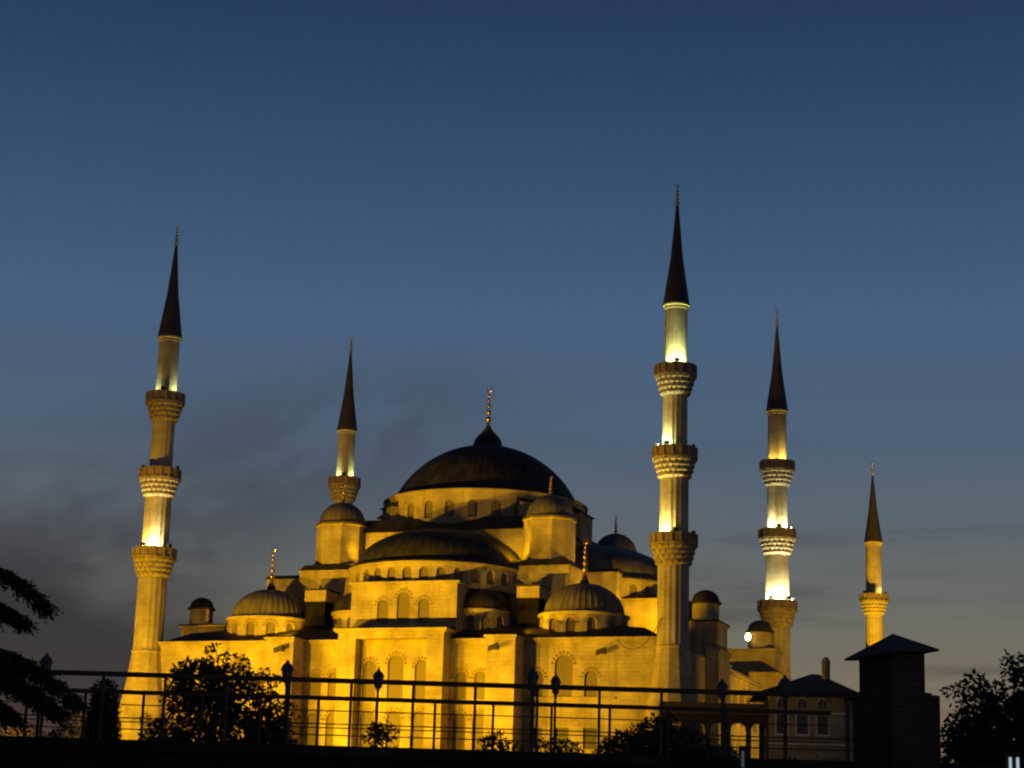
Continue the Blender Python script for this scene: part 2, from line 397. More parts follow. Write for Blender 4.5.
# lead roof rising from the parapet to the cluster of domes
rf = MB(); rf.frustum((-29.4, 29.4, -25.8, 25.8), 14.4, (-26.5, 26.5, -22.8, 22.8), 15.9)
rf.frustum((-26.4, 26.4, -22.7, 22.7), 15.88, (-17, 17, -16.5, 16.5), 17.6)
rf.box(-6.3, 6.3, -28.3, -25.2, 15.46, 15.58)
rf.build('lead_roof', 'lead', mosque)

# upper blocks on the four sides -------------------------------------
def rot4(k):                                                # quarter turns for the repeated sides
    c, s_ = [(1, 0), (0, 1), (-1, 0), (0, -1)][k]
    return lambda p: (p[0]*c-p[1]*s_, p[0]*s_+p[1]*c, p[2])
ub = MB(); fn = planeF(-25.0)
upw = [W_(-2.4, .66, 16.4, 18.3), W_(0, .74, 16.4, 19.0), W_(2.4, .66, 16.4, 18.3)]
band(ub, fn, -6.2, 6.2, 15.9, 20.7, upw, .22)
for u in (-6.2, 6.2): ub.face([(u, -25, 15.5), (u, -20, 15.5), (u, -20, 20.7), (u, -25, 20.7)])
ub.box(-6.5, 6.5, -25.3, -20, 20.7, 20.95)
ub.build('upper_wall', 'stone', mosque)
for w in upw: window(fn, w, mosque, .22)
for k, hv, out in ((1, 8.6, 27.0), (3, 8.6, 27.0), (2, 6.2, 25.0)):
    q = rot4(k); b = MB(); b.box(-hv, hv, -out, -18, 15.4, 20.7, q); b.box(-hv-.3, hv+.3, -out-.3, -18, 20.7, 20.95, q)
    b.build('upper_wall', 'stone', mosque)
for k, hv, out in ((0, 6.4, 25.2), (1, 8.8, 27.2), (3, 8.8, 27.2), (2, 6.4, 25.2)):
    q = rot4(k); b = MB()
    p = [q(x) for x in ((-hv, -out, 20.96), (hv, -out, 20.96), (hv, -18, 20.96), (-hv, -18, 20.96), (-hv+1, -out+2.6, 21.5), (hv-1, -out+2.6, 21.5), (hv-1, -18, 21.5), (-hv+1, -18, 21.5))]
    i = len(b.v); b.v += p
    for f in ((0, 1, 5, 4), (1, 2, 6, 5), (2, 3, 7, 6), (3, 0, 4, 7), (4, 5, 6, 7)): b.f.append([i+t for t in f])
    b.build('lead_apron', 'lead', mosque)

# domes --------------------------------------------------------------
def dome_prof(r, z, h, n=14, lip=.25):
    pr = [(r+lip, z-.22), (r+lip, z), (r+.02, z+.10)]
    for i in range(1, n+1):
        a = PI/2*i/n; pr.append((max(r*math.cos(a), .0), z+.10+(h-.10)*math.sin(a)))
    return pr
def ribs(amp, every=4): return lambda j, k: 1+(amp if j % every == 0 else (amp*.15 if j % every in (1, every-1) else 0)) if k > 1 else 1
def finial(parent, c, z, h, name='finial'):
    s = h/4.7; f = MB(); pr = [(.30, 0), (.20, .25), (.16, .45)]
    zz = .45
    for r in (.34, .30, .26, .22, .17):
        for i in range(1, 8):
            a = PI*i/8; pr.append((max(.09, r*math.sin(a)), zz+r*(1-math.cos(a))))
        zz += 2*r; pr.append((.09, zz+.10)); zz += .16
    pr.append((.04, zz+.3)); pr = [(r*min(1.5, max(s, .8)), z+q*s) for r, q in pr]
    f.lathe(pr, 10, c)
    zt = z+h-.45*s; pts = []
    for i in range(13):
        a = -PI/2+R(150)*(i-6)/6
        pts.append((c[0]+.34*s*math.cos(a)*.94, c[1]-.34*s*math.cos(a)*.33, zt+.34*s*math.sin(a)))
    f.tube(pts, [.02*s+.05*s*math.sin(PI*i/12) for i in range(13)], 5)
    return f.build(name, 'gold', parent, 40)
def drum(c, r, z0, z1, n, win, a0, a1, name, cornice=.3, ticks=False, wallz=None):
    """round wall with arched windows, n windows to the full turn, only those between a0 and a1 are cut"""
    mb = MB(); fn = cyl(c, r); circ = 2*PI*r; ws = []
    for i in range(n):
        a = -PI/2+2*PI*i/n
        aa = (a-a0) % (2*PI)
        if aa < (a1-a0) % (2*PI+1e-9): ws.append((a*r, *win))
    lo = (a0)*r; hi = a1*r
    ws2 = []
    for w in ws:
        s = lo+(w[0]-lo) % circ
        if s-w[1] > lo and s+w[1] < hi: ws2.append((s, *w[1:]))
    band(mb, fn, lo, hi, z0, z1, ws2, .3, ds=r*.11)
    if a1-a0 < 2*PI-.01: mb.lathe([(r, z0), (r, z1)], 40, c, a1, a0+2*PI)
    mb.lathe([(r+.02, z1-.02), (r+cornice, z1+.06), (r+cornice, z1+.26), (r-.4, z1+.30)], 72, c, cap=False)
    o = mb.build(name, 'stone', mosque, 25)
    for w in ws2: window(fn, w, o, .3, ticks=ticks)
    return o
# main drum and dome
core = MB(); core.box(-12.9, 12.9, -12.9, 12.9, 15, 28.6); core.build('central_block', 'stone', mosque)
cr_ = MB(); cr_.frustum((-13.1, 13.1, -13.1, 13.1), 28.62, (-11.6, 11.6, -11.6, 11.6), 30.3); cr_.build('lead_apron', 'lead', mosque)
drum((0, 0), 12.25, 29.0, 33.4, 28, (.58, 30.3, 31.7), -PI*1.02, PI*.02, 'main_drum', .22)
md = MB(); n = 72*4
pr = [(12.35, 33.68), (12.3, 33.78), (11.4, 33.95)]
DH = 7.2; Rs = (11.15**2+DH**2)/(2*DH); A0 = math.asin(min(1, 11.15/Rs))
for i in range(0, 15):
    a = A0*(1-i/14); pr.append((Rs*math.sin(a), 33.97+Rs*math.cos(a)-(Rs-DH)))
md.lathe(pr, n, mod=ribs(.006))
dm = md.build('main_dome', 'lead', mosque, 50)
cap = MB(); cap.lathe([(1.75, 40.9), (1.75, 41.2), (1.6, 41.9), (1.2, 42.5), (.75, 42.95), (.5, 43.3), (.3, 43.6), (.22, 43.8)], 24, mod=lambda j, k: 1.05 if j % 2 else 1)
cap.build('dome_cap', 'lead', dm, 50); finial(dm, (0, 0), 43.7, 5.2)
for k in range(8):                                          # masses that stand against the main drum
    a = k*PI/4; b = MB()
    hw = 2.4 if k % 2 == 0 else 1.5
    if k in (6,): continue
    def q(p, a=a): return (p[0]*math.cos(a)-p[1]*math.sin(a), p[0]*math.sin(a)+p[1]*math.cos(a), p[2])
    b.box(11.4, 12.9, -hw, hw, 28.2, 32.2, q); b.build('drum_buttress', 'stone', mosque)
    b = MB(); p = [q(x) for x in ((11.9, -hw-.2, 33.0), (11.9, hw+.2, 33.0), (13.3, hw+.2, 32.22), (13.3, -hw-.2, 32.22), (11.9, -hw-.2, 32.22), (11.9, hw+.2, 32.22))]
    b.v += p; b.f += [[0, 3, 2, 1], [0, 4, 3], [1, 2, 5], [4, 5, 2, 3]]; b.build('buttress_roof', 'lead', mosque)
# four half domes
for k in range(4):
    c = [(0, -14), (14, 0), (0, 14), (-14, 0)][k]; ad_ = -PI/2+k*PI/2
    if k in (0, 1): drum(c, 10.4, 20.5, 23.05, 34, (.52, 21.15, 22.1), ad_-PI*.5, ad_+PI*.5, 'half_dome_drum', .25)
    else: MB().lathe([(10.4, 20.5), (10.4, 23.05), (10.65, 23.13), (10.65, 23.33), (10.0, 23.35)], 72, c, cap=False).build('half_dome_drum', 'stone', mosque, 25)
    d = MB(); pr = [(10.7, 23.36), (10.65, 23.48), (9.6, 23.75)]+[(9.7*math.cos(PI/2*i/12)**1.06 if i < 12 else 0, 23.7+4.75*math.sin(PI/2*i/12)) for i in range(13)]
    d.lathe(pr, 64*4, c, mod=ribs(.006)); d.build('half_dome', 'lit_lead' if k == 1 else 'lead', mosque, 50)
# small half domes beside the upper blocks
for k in range(4):
    q = rot4(k)
    for sg in (1, -1):
        if k != 0: continue
        c3 = q((sg*7.0, -19.6, 0)); c = (c3[0], c3[1]); ad_ = -PI/2+k*PI/2
        if k == 0: o = drum(c, 3.4, 15.0, 17.9, 12, (.5, 15.7, 16.9), -PI, PI*.0+.001, 'exedra_drum', .2)
        else: o = MB().lathe([(3.95, 15.2), (3.95, 18.05), (4.15, 18.1), (4.15, 18.3), (3.6, 18.35)], 40, c, cap=False).build('exedra_drum', 'stone', mosque, 25)
        d = MB(); d.lathe(dome_prof(3.4, 18.2, 2.6, 10, .15), 32*4, c, mod=ribs(.010)); d.build('exedra_dome', 'lead', mosque, 50)
# corner domes
for sx, sy in ((1, -1), (-1, -1), (1, 1), (-1, 1)):
    c = (sx*18.8, sy*19.2)
    if sy < 0: drum(c, 4.8, 14.6, 17.35, 13, (.52, 15.3, 16.4), -PI*1.05, PI*.05, 'corner_drum', .22, ticks=True)
    else: MB().lathe([(4.95, 14.8), (4.95, 17.2), (5.2, 17.3), (5.2, 17.5), (4.6, 17.5)], 48, c, cap=False).build('corner_drum', 'stone', mosque, 25)
    d = MB(); d.lathe(dome_prof(4.3, 17.7, 3.5, 13, .3), 40*4, c, mod=ribs(.022)); dd = d.build('corner_dome', 'lit_lead', mosque, 35)
    cp = MB(); cp.lathe([(.55, 21.1), (.5, 21.4), (.28, 21.8), (.14, 22.1)], 14, c); cp.build('dome_cap', 'lead', dd, 50); finial(dd, c, 22.0, 4.3)
# weight towers: eight-sided, ribbed caps
for sx, sy in ((1, -1), (-1, -1), (1, 1), (-1, 1)):
    c = (12.65 if sx > 0 else -13.0, sy*13.2)
    p = MB(); p.box(c[0]-3.5, c[0]+3.5, c[1]-3.5, c[1]+3.5, 15.5, 23.5); p.box(c[0]-3.65, c[0]+3.65, c[1]-3.65, c[1]+3.65, 23.5, 23.7); pl = p.build('tower_plinth', 'stone', mosque)
    p = MB(); p.frustum((c[0]-3.6, c[0]+3.6, c[1]-3.6, c[1]+3.6), 23.71, (c[0]-3.1, c[0]+3.1, c[1]-3.1, c[1]+3.1), 24.4); p.build('lead_apron', 'lead', mosque)
    t = MB(); t.lathe([(2.95, 23.8), (2.95, 29.15), (3.1, 29.25), (3.1, 29.45)], 8, c, R(22.5), R(22.5)+2*PI); tw = t.build('weight_tower', 'stone', mosque)
    d = MB(); d.lathe(dome_prof(2.65, 29.5, 2.75, 10, .42), 24*4, c, mod=ribs(.022)); d.build('tower_dome', 'lit_lead', tw, 50)
    finial(tw, c, 32.15, 2.5)
# stepped buttress heads and flank walls
for sx in (1, -1):
    x0, x1 = sorted((sx*11.5, sx*13.9))
    MB().box(x0, x1, -20.2, -16.8, 14.6, 19.6).build('buttress_shaft', 'shade_lead', mosque)
    MB().box(x0-.1, x1+.1, -20.35, -16.8, 19.6, 20.85).build('buttress_head', 'stone', mosque)
    MB().box(x0-.25, x1+.25, -20.5, -16.8, 20.86, 21.05).build('lead_coping', 'lead', mosque)
    far = 20.2 if sx > 0 else 23.2
    b = MB(); b.box(sx*16.4, sx*far, -11.6, -9.6, 15.4, 23.6); b.build('flank_wall', 'stone', mosque)
    b = MB(); b.frustum((min(sx*16.3, sx*(far+.2)), max(sx*16.3, sx*(far+.2)), -11.8, -9.4), 23.61, (min(sx*16.3, sx*far), max(sx*16.3, sx*far), -10.9, -10.0), 24.1); b.build('lead_coping', 'lead', mosque)
# little stair turrets with round caps
def stair_turret(c, r, z0, z1, bx=None, ztop=None):
    if bx:
        b = MB(); b.box(*bx, 0 if bx[0] > 20 else 14.2, ztop); b.box(bx[0]-.2, bx[1]+.2, bx[2]-.2, bx[3]+.2, ztop, ztop+.25); b.build('stair_block', 'stone', mosque)
        b = MB(); b.box(bx[0]-.25, bx[1]+.25, bx[2]-.25, bx[3]+.25, ztop+.26, ztop+.42); b.build('lead_coping', 'lead', mosque)
    t = MB(); t.lathe([(r, z0), (r, z1), (r+.22, z1+.05), (r+.22, z1+.2)], 8, c, R(22.5), R(22.5)+2*PI); o = t.build('stair_turret', 'stone', mosque)
    d = MB(); d.lathe(dome_prof(r, z1+.22, r*.92, 9, .25), 64, c, mod=ribs(.02)); d.build('turret_dome', 'lead', o, 50)
stair_turret((-28.4, -17.6), 1.35, 17.2, 19.2, (-29.9, -24.4, -19.4, -15.0), 16.9)
stair_turret((28.9, -5.4), 1.55, 18.6, 20.6, (25.5, 30.85, -8, -3), 18.1)
stair_turret((29.2, 21.5), 1.5, 18.6, 20.6)
# the right-hand side gallery beyond the first stair block
sg = MB(); sg.box(24.0, 31.3, 20.0, 25.6, 0, 18.2); sg.box(23.8, 31.55, 19.7, 25.8, 18.2, 18.5); sg.build('side_pavilion', 'stone', mosque)
sg = MB(); sg.box(29.0, 32.4, 16.5, 24.0, 0, 14.9); sg.box(29.0, 32.65, 16.2, 24.2, 14.9, 15.2); sg.build('lower_gallery', 'stone', mosque)
sg = MB(); sg.frustum((29.6, 32.7, 16.1, 20), 15.22, (29.6, 31.4, 18.6, 20), 15.55); sg.build('lead_apron', 'lead', mosque)
sg = MB(); sg.box(29.7, 31.15, -8.3, -3, 0, 14.9); sg.box(29.7, 31.35, -8.5, -2.8, 14.9, 15.2); sg.build('lower_gallery', 'stone', mosque)
sg = MB(); sg.box(29.5, 31.0, -3, 16.6, 0, 13.0); sg.box(29.5, 31.3, -3, 16.6, 13.0, 13.3); sg.build('lower_gallery', 'stone', mosque)
fn = planeR(31.02)
for i in range(5): window(fn, (.2+i*3.4, .8, 7.5, 10.0), mosque, 0.0, name='window')

# ================================================================== MINARETS
def scallop(n, amp): return lambda j, k: 1+amp*(1 if (j+(k//2)) % 2 else -1)
def make_minaret(H, cone_z, balc, name='minaret', cone_tip=None):
    """balc: [(parapet top z, radius below, radius above, balcony radius)] from the lowest up"""
    t = empty(name)
    b = MB(); r0 = balc[0][1]
    b.lathe([(3.8, 0), (3.75, .8), (3.5, 3.2), (2.85, 6.5), (2.15, 10.0), (1.80, 12.8), (1.74, 13.2), (1.82, 13.3), (1.82, 13.5), (1.68, 13.6)], 12, (0, 0), R(15), R(15)+2*PI)
    b.build('base', 'stone', t)
    z = 13.55; flut = lambda j, k: 1.0 if j % 4 < 2 else .962
    for i, (zt, ra, rb, br) in enumerate(balc):
        zf = zt-1.25; zc = zf-2.15
        s = MB(); s.lathe([(ra+.02, z), (ra, zc+.05)], 64, mod=flut if i == 0 else (lambda j, k: 1.0 if j % 4 < 2 else .975)); s.build('shaft', 'shaft', t, 20)
        f = MB(); nt_ = 4; nn_ = 20; hz = (zf-zc)/nt_
        prof = lambda t: ra+.04+(br-ra-.16)*t**.8
        f.lathe([(ra, zc-.05)]+[(prof(k/8)-.06, zc+(zf-zc)*k/8) for k in range(9)]+[(br, zf-.02)], 40)
        for k in range(nt_):
            r1 = prof((k+1)/nt_)+.05; r0_ = prof(k/nt_)-.12; zb = zc+hz*k; zt_ = zb+hz*.97
            for jn in range(nn_):
                a = 2*PI*(jn+.5*(k % 2))/nn_; w1 = r1*PI/nn_*.86; w0 = w1*.35
                def q(x, y, z_, a=a): return (x*math.cos(a)-y*math.sin(a), x*math.sin(a)+y*math.cos(a), z_)
                A = [q(r0_, -w0, zb), q(r0_, w0, zb)]; B = [q(r1, -w1, zb+hz*.55), q(r1, w1, zb+hz*.55)]; T = [q(r1, -w1, zt_), q(r1, w1, zt_)]; I_ = [q(r0_-.1, -w1, zt_), q(r0_-.1, w1, zt_)]
                f.face([A[0], A[1], B[1], B[0]]); f.face([B[0], B[1], T[1], T[0]]); f.face([T[0], T[1], I_[1], I_[0]])
                f.face([A[0], B[0], T[0], I_[0]]); f.face([A[1], I_[1], T[1], B[1]])
        bal = f.build('balcony', 'carved', t)
        f = MB(); f.lathe([(br+.12, zf), (br+.12, zf+.16), (rb, zf+.16)], 32, cap=False); f.build('floor_ledge', 'stone', bal, 20)
        f = MB(); np_ = 16
        for j in range(np_):
            a = 2*PI*j/np_
            def q(p, a=a): return (p[0]*math.cos(a)-p[1]*math.sin(a), p[0]*math.sin(a)+p[1]*math.cos(a), p[2])
            wd = br*math.tan(PI/np_)
            f.box(br-.13, br-.03, -wd+.13, wd-.13, zf+.17, zt-.16, q); f.box(br-.17, br+.05, wd-.13, wd+.13, zf+.165, zt+.02, q)
            f.box(br-.16, br+.02, -wd+.13, wd-.13, zt-.16, zt-.01, q)
        f.build('parapet', 'parapet', bal)
        z = zf+.1
    rt = balc[-1][2]
    s = MB(); s.lathe([(rt+.02, z), (rt, cone_z-.55)], 64, mod=lambda j, k: 1.0 if j % 4 < 2 else .98); s.build('shaft', 'shaft', t, 20)
    b = MB(); b.lathe([(rt+.01, cone_z-.56), (rt+.08, cone_z-.5), (rt+.08, cone_z-.25), (rt+.24, cone_z-.18), (rt+.24, cone_z)], 48); b.build('cornice', 'stone', t, 30)
    b = MB(); ct = cone_tip or H-2.9
    b.lathe([(rt+.22, cone_z+.01), (rt+.20, cone_z+.15), (rt*.55, cone_z+(ct-cone_z)*.48), (.16, ct)], 32, mod=lambda j, k: 1.02 if j % 4 == 0 else 1); sp = b.build('spire', 'spire', t, 40)
    finial(sp, (0, 0), ct-.05, H-ct+.05)
    return t
BAL = [(25.15, 1.64, 1.50, 2.42), (34.35, 1.50, 1.32, 2.32), (43.3, 1.30, 1.20, 2.18)]
BASEZ = {'L': (-30.5, -25.86), 'R': (30.5, -25.86), 'RR': (30.5, 25.86), 'LR': (-30.5, 25.86), 'F': (30.5, 101.0), 'G': (-30.5, 101.0)}
proto = make_minaret(64, 50.05, BAL)
MIN = {'L': proto}
for k in ('R', 'RR', 'LR'): MIN[k] = copy_tree(proto)
MIN['F'] = make_minaret(58.6, 44.9, [(26.5, 1.62, 1.45, 2.40), (36.4, 1.42, 1.27, 2.20)], cone_tip=55.9)
LBL = {'L': 'tall three balcony minaret at the left front corner with its middle stage unlit',
       'R': 'tallest looking minaret, right of the front wall, its right side in shadow',
       'RR': 'three balcony minaret between the tallest minaret and the smallest one, white lit',
       'LR': 'minaret rising behind the left weight tower with one balcony in view',
       'F': 'smallest farthest minaret rising behind the dark capped pillar'}
for k, o in MIN.items():
    o.location = Lw(*BASEZ[k]); o.rotation_euler = (0, 0, 0)
    tag(o, LBL[k], 'minaret', 'minarets around the mosque')

# floodlights on the minaret balconies; az = direction from the shaft, 0 = away to the right, -90 = to the camera
TIER = ['lowest', 'middle', 'top']
WHICH = {'L': 'left front minaret', 'R': 'tallest right front minaret', 'RR': 'white lit right rear minaret', 'LR': 'left rear minaret', 'F': 'farthest smallest minaret'}
SIDE = {-150: 'left', -90: 'front', -30: 'right', -120: 'front left', -60: 'front right', 180: 'far left', 0: 'far right'}
def flood_fixture(pos, yaw, label, lens='black', size=.34, group=None, arm=.9):
    t = empty('floodlight', pos, yaw)
    tag(t, label, 'floodlight', group)
    k_ = .42 if lens == 'glare' else .9
    b = MB(); b.box(-size*.55, size*.55, -size*k_, size*k_, arm+size*(.9-k_)*.5, arm+size*1.3-size*(.9-k_)*.5); b.build('lamp_housing', 'black', t)
    b = MB(); b.box(-size*.55-.04, -size*.55-.005, -size*.78, size*.78, arm+.06, arm+size*1.3-.06)
    if lens == 'glare': b = MB(); b.lathe([(.01+size*.95*math.sin(PI*i/10)*.62, arm+size*.65-size*.8*math.cos(PI*i/10)) for i in range(11)], 16, (-size*.55-.1, 0)); b.v = [(-size*.55-.05+(x+size*.55+.1)*.25, y, z) for x, y, z in b.v]
    b.build('lens', lens, t)
    b = MB(); b.tube([(0, 0, 0), (0, 0, arm+.02)], .05, 6); b.box(-.16, .16, -.16, .16, 0, .06); b.build('bracket', 'black', t)
    return t
def balcony_light(k, tier, az, watts, color=METAL, fix=True, lens='black', aimz=9.0, size=120, ro=None):
    bl = BAL if k != 'F' else [(26.5, 1.62, 1.45, 2.40), (36.4, 1.42, 1.27, 2.20)]
    zt, ra, rb, br = bl[tier]; zf = zt-1.25
    a = R(az); c = Lw(*BASEZ[k]); r = (rb+br)/2+.05
    p = c+Vector((r*math.cos(a), r*math.sin(a), zf+.55))
    aim = c+Vector((rb*.75*math.cos(a), rb*.75*math.sin(a), zf+aimz))
    spot(p, aim, watts, color, size=size, blend=.7, radius=.12)
def balcony_fixture(k, tier, az, lens='black', out=.12, arm=1.15):
    bl = BAL if k != 'F' else [(26.5, 1.62, 1.45, 2.40), (36.4, 1.42, 1.27, 2.20)]
    zt, ra, rb, br = bl[tier]; a = R(az); c = Lw(*BASEZ[k])
    p = c+Vector(((br-.35)*math.cos(a), (br-.35)*math.sin(a), zt-1.08))
    tn = ('upper' if tier else 'lower') if k == 'F' else TIER[tier]
    flood_fixture(p, a, 'small floodlight, %s side, %s balcony, %s' % (SIDE[az], tn, WHICH[k]), lens, .30, 'floodlights on the minaret balconies', arm)
KB = 1.0   # strength of the balcony lamps
for k, tier, az, w, col in (
    ('R', 2, -115, 900, METAL), ('R', 2, -70, 900, METAL), ('R', 2, 150, 300, METAL),
    ('R', 1, -140, 900, METAL), ('R', 1, 170, 250, METAL), ('R', 0, -135, 1500, (1, .86, .24)), ('R', 0, 170, 300, (1, .86, .24)),
    ('L', 2, -140, 150, METAL), ('L', 2, -25, 200, METAL),
    ('L', 0, -130, 900, WARM), ('L', 0, -85, 1000, WHITE),
    ('RR', 2, -60, 420, WARM), ('RR', 2, -130, 200, WARM), ('RR', 1, -130, 700, WHITE), ('RR', 1, -50, 700, WHITE),
    ('RR', 0, -140, 1400, WHITE), ('RR', 0, -90, 1500, WHITE), ('RR', 0, -40, 1400, WHITE),
    ('LR', 2, -140, 260, METAL), ('LR', 2, -30, 260, METAL), ('F', 1, -50, 380, WARM)):
    balcony_light(k, tier, az, w*KB*4.0, col)
for k, tier, az, lens in (('R', 1, 180, 'hot'), ('R', 1, 0, 'black'), ('R', 1, -120, 'black'), ('R', 0, 0, 'black'), ('R', 0, -90, 'black'), ('R', 2, -90, 'black'),
                          ('L', 0, -30, 'black'), ('L', 0, -120, 'black'), ('L', 1, 0, 'black'), ('L', 1, 180, 'black'), ('L', 2, -90, 'black'), ('RR', 0, 0, 'hot'), ('RR', 0, -60, 'black'), ('RR', 0, -120, 'black'),
                          ('RR', 1, -90, 'black'), ('RR', 1, 0, 'hot'), ('LR', 2, -90, 'black'), ('LR', 2, 180, 'black'), ('F', 1, -150, 'black'), ('F', 1, 0, 'black')):
    balcony_fixture(k, tier, az, lens)
# the glaring lamp on the side pavilion roof, and the floodlights bracketed off the front wall
gl = flood_fixture(Lw(28.2, 19.9, 18.75), R(62), 'glaring lit floodlight on the roof beside the farther stair turret', 'glare', .62, arm=.75)
for (u, v, z), lab in (((12.4, -29.0, 13.2), 'dark floodlight bracketed on the buttress of the front wall'), ((23.2, -26.0, 13.0), 'dark floodlight high on the right wing of the front wall'),
                       ((-12.2, -29.0, 13.2), 'dark floodlight on the left buttress, above the lamp post')):
    t = empty('floodlight', Lw(u, v, z), -TH)
    tag(t, lab, 'floodlight', 'floodlights on the front wall')
    b = MB(); b.tube([(0, 0, 0), (0, -.9, .1)], .07, 6); b.box(-.2, .2, -.06, 0, -.25, .25); b.build('bracket', 'black', t)
    b = MB(); b.box(-.55, .45, -1.25, -.85, -.28, .22, lambda p: (p[0], p[1], p[2]+p[0]*.35)); b.build('lamp_housing', 'black', t)

# a black cable slung from the right minaret to the wall
A_, B_ = Vector((29.75, -27.3, 16.4)), Vector((24.6, -26.3, 14.3))
pts = [A_.lerp(B_, i/12)-Vector((0, 0, 2.1*4*(i/12)*(1-i/12))) for i in range(13)]
o = MB().tube([Lw(*(q+Vector((0, -.15 if 0 < i < 12 else 0, 0)))) for i, q in enumerate(pts)], .035, 5).build('cable', 'black')
tag(o, 'thin dark cable slung from the tallest minaret to the right wing', 'cable')
# ================================================================== PORTICO, HOUSE
pt = empty('portico', (16.0, 206.0, 0), 0)
tag(pt, 'dark unlit arcade with a flat roof before the right minaret foot', 'arcade')
mb = MB(); fn = lambda s, z, d: (s, d, z)
ws = [(1.4+i*2.02, .78, .3, 4.6, .9) for i in range(5)]
band(mb, fn, 0, 10.3, 0, 6.2, ws, .6); band(mb, lambda s, z, d: (s, .6, z), 0, 10.3, 0, 6.2, ws, 0.0)
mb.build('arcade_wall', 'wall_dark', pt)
mb = MB(); mb.box(-.3, 10.6, -.4, 2.6, 6.2, 7.3); mb.build('roof', 'tile', pt)
for x_ in (0, 9.8): MB().box(x_, x_+.5, 2.0, 2.5, 0, 6.2).build('rear_pier', 'wall_dark', pt)

hs = empty('house', (30.0, 205.0, 0), R(-3))
tag(hs, 'low dim stone house with dark hipped roof and two rows of windows', 'house')
hw_up = [(-2.35+i*2.0, .42, 6.95, 7.45, .42) for i in range(3)]
hw_lo = [(-2.35+i*2.0, .55, 4.45, 6.25, 0) for i in range(3)]
mb = MB(); fn = lambda s, z, d: (s, d, z)
band(mb, fn, -3.6, 3.75, 0, 6.55, hw_lo, .25); band(mb, fn, -3.6, 3.75, 6.55, 8.2, hw_up, .2)
for x in (-3.6, 3.75): mb.face([(x, 0, 0), (x, 8, 0), (x, 8, 8.2), (x, 0, 8.2)])
mb.face([(-3.6, 8, 0), (3.75, 8, 0), (3.75, 8, 8.2), (-3.6, 8, 8.2)])
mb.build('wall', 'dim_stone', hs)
for w in hw_up+hw_lo:
    o = window(fn, w, hs, .24 if w[4] == 0 else .19, ticks=False, m='dark_glass')
    fr = MB()
    if w[4] > 0: fr.tube([(w[0]-.5*math.cos(PI*i/10), -.03, 7.45+.5*math.sin(PI*i/10)) for i in range(9)], .06, 4); fr.box(w[0]-.02, w[0]+.02, .1, .15, 6.95, 7.86)
    else:
        fr.box(w[0]-.68, w[0]-.555, -.05, .05, 4.4, 6.3); fr.box(w[0]+.555, w[0]+.68, -.05, .05, 4.4, 6.3); fr.box(w[0]-.75, w[0]+.75, -.1, .05, 4.25, 4.43)
    fr.build('frame', 'pale_trim', o)
mb = MB(); mb.box(-3.7, 3.85, -.12, .05, 6.42, 6.6); mb.box(-3.7, 3.85, -.16, .05, 8.0, 8.22); mb.box(-3.7, 3.85, -.1, .05, 3.4, 3.55); mb.build('cornice', 'pale_trim', hs)
mb = MB(); mb.box(3.75, 5.1, .9, 7, 0, 7.9); mb.build('side_wing', 'dim_stone', hs)
mb = MB(); p = [(-5.1, -1.3, 8.25), (5.7, -1.3, 8.25), (5.7, 9.3, 8.25), (-5.1, 9.3, 8.25), (.9, 4, 10.75), (1.7, 4, 10.75)]
mb.v += p; mb.f += [[0, 1, 5, 4], [1, 2, 5], [2, 3, 4, 5], [3, 0, 4], [3, 2, 1, 0]]; rfh = mb.build('roof', 'tile', hs)
mb = MB(); mb.lathe([(.42, 9.4), (.42, 11.6), (.46, 11.65), (.44, 11.95), (.3, 12.25), (.1, 12.4)], 14, (2.3, 3)); mb.build('chimney', 'dim_stone', rfh, 30)
spot((25.5, 192, .3), (30, 205, 5.5), 190, (1, .60, .24), size=80, radius=.4)

# ================================================================== PARK LAMPS
def make_lamp(Hh=6.1):
    t = empty('street_lamp')
    p = MB(); p.lathe([(.20, 0), (.20, .35), (.12, .5), (.10, 1.3), (.085, 1.4), (.06, 1.5), (.05, Hh-.95), (.09, Hh-.9), (.05, Hh-.84)], 10); p.build('post', 'iron', t, 40)
    l = MB(); l.lathe([(.10, Hh-.84), (.12, Hh-.80), (.20, Hh-.36)], 6, cap=False); l.build('lamp_glass', 'lampglass', t)
    c = MB(); c.lathe([(.25, Hh-.37), (.25, Hh-.33), (.16, Hh-.16), (.08, Hh-.10), (.04, Hh)], 6); c.build('lamp_hood', 'iron', t)
    f = MB()
    for j in range(6):
        a = PI/3*j; f.tube([(.13*math.cos(a), .13*math.sin(a), Hh-.81), (.205*math.cos(a), .205*math.sin(a), Hh-.36)], .016, 4)
    f.build('lantern_frame', 'iron', t)
    return t
lamp0 = make_lamp()
LAMPS = [(-16.58, 75, 'unlit lantern lamp post beside the dark cedar at the left edge'), (-7.83, 75, 'unlit lantern lamp post right of the large bush'),
         (1.07, 75, 'tall unlit lantern lamp post before the right buttress'), (10.22, 75, 'unlit lantern lamp post before the house roof'),
         (-5.12, 85, 'smaller unlit lamp post before the middle of the front wall'), (2.16, 85, 'smaller unlit lamp post before the right wing windows'),
         (9.0, 85, 'unlit lamp post before the shaded stair block and arcade')]
for i, (x, y, lab) in enumerate(LAMPS):
    o = lamp0 if i == 0 else copy_tree(lamp0)
    o.location = (x, y, gz(y)); o.rotation_euler = (0, 0, .3*i); tag(o, lab, 'street lamp', 'lamp posts in the park')

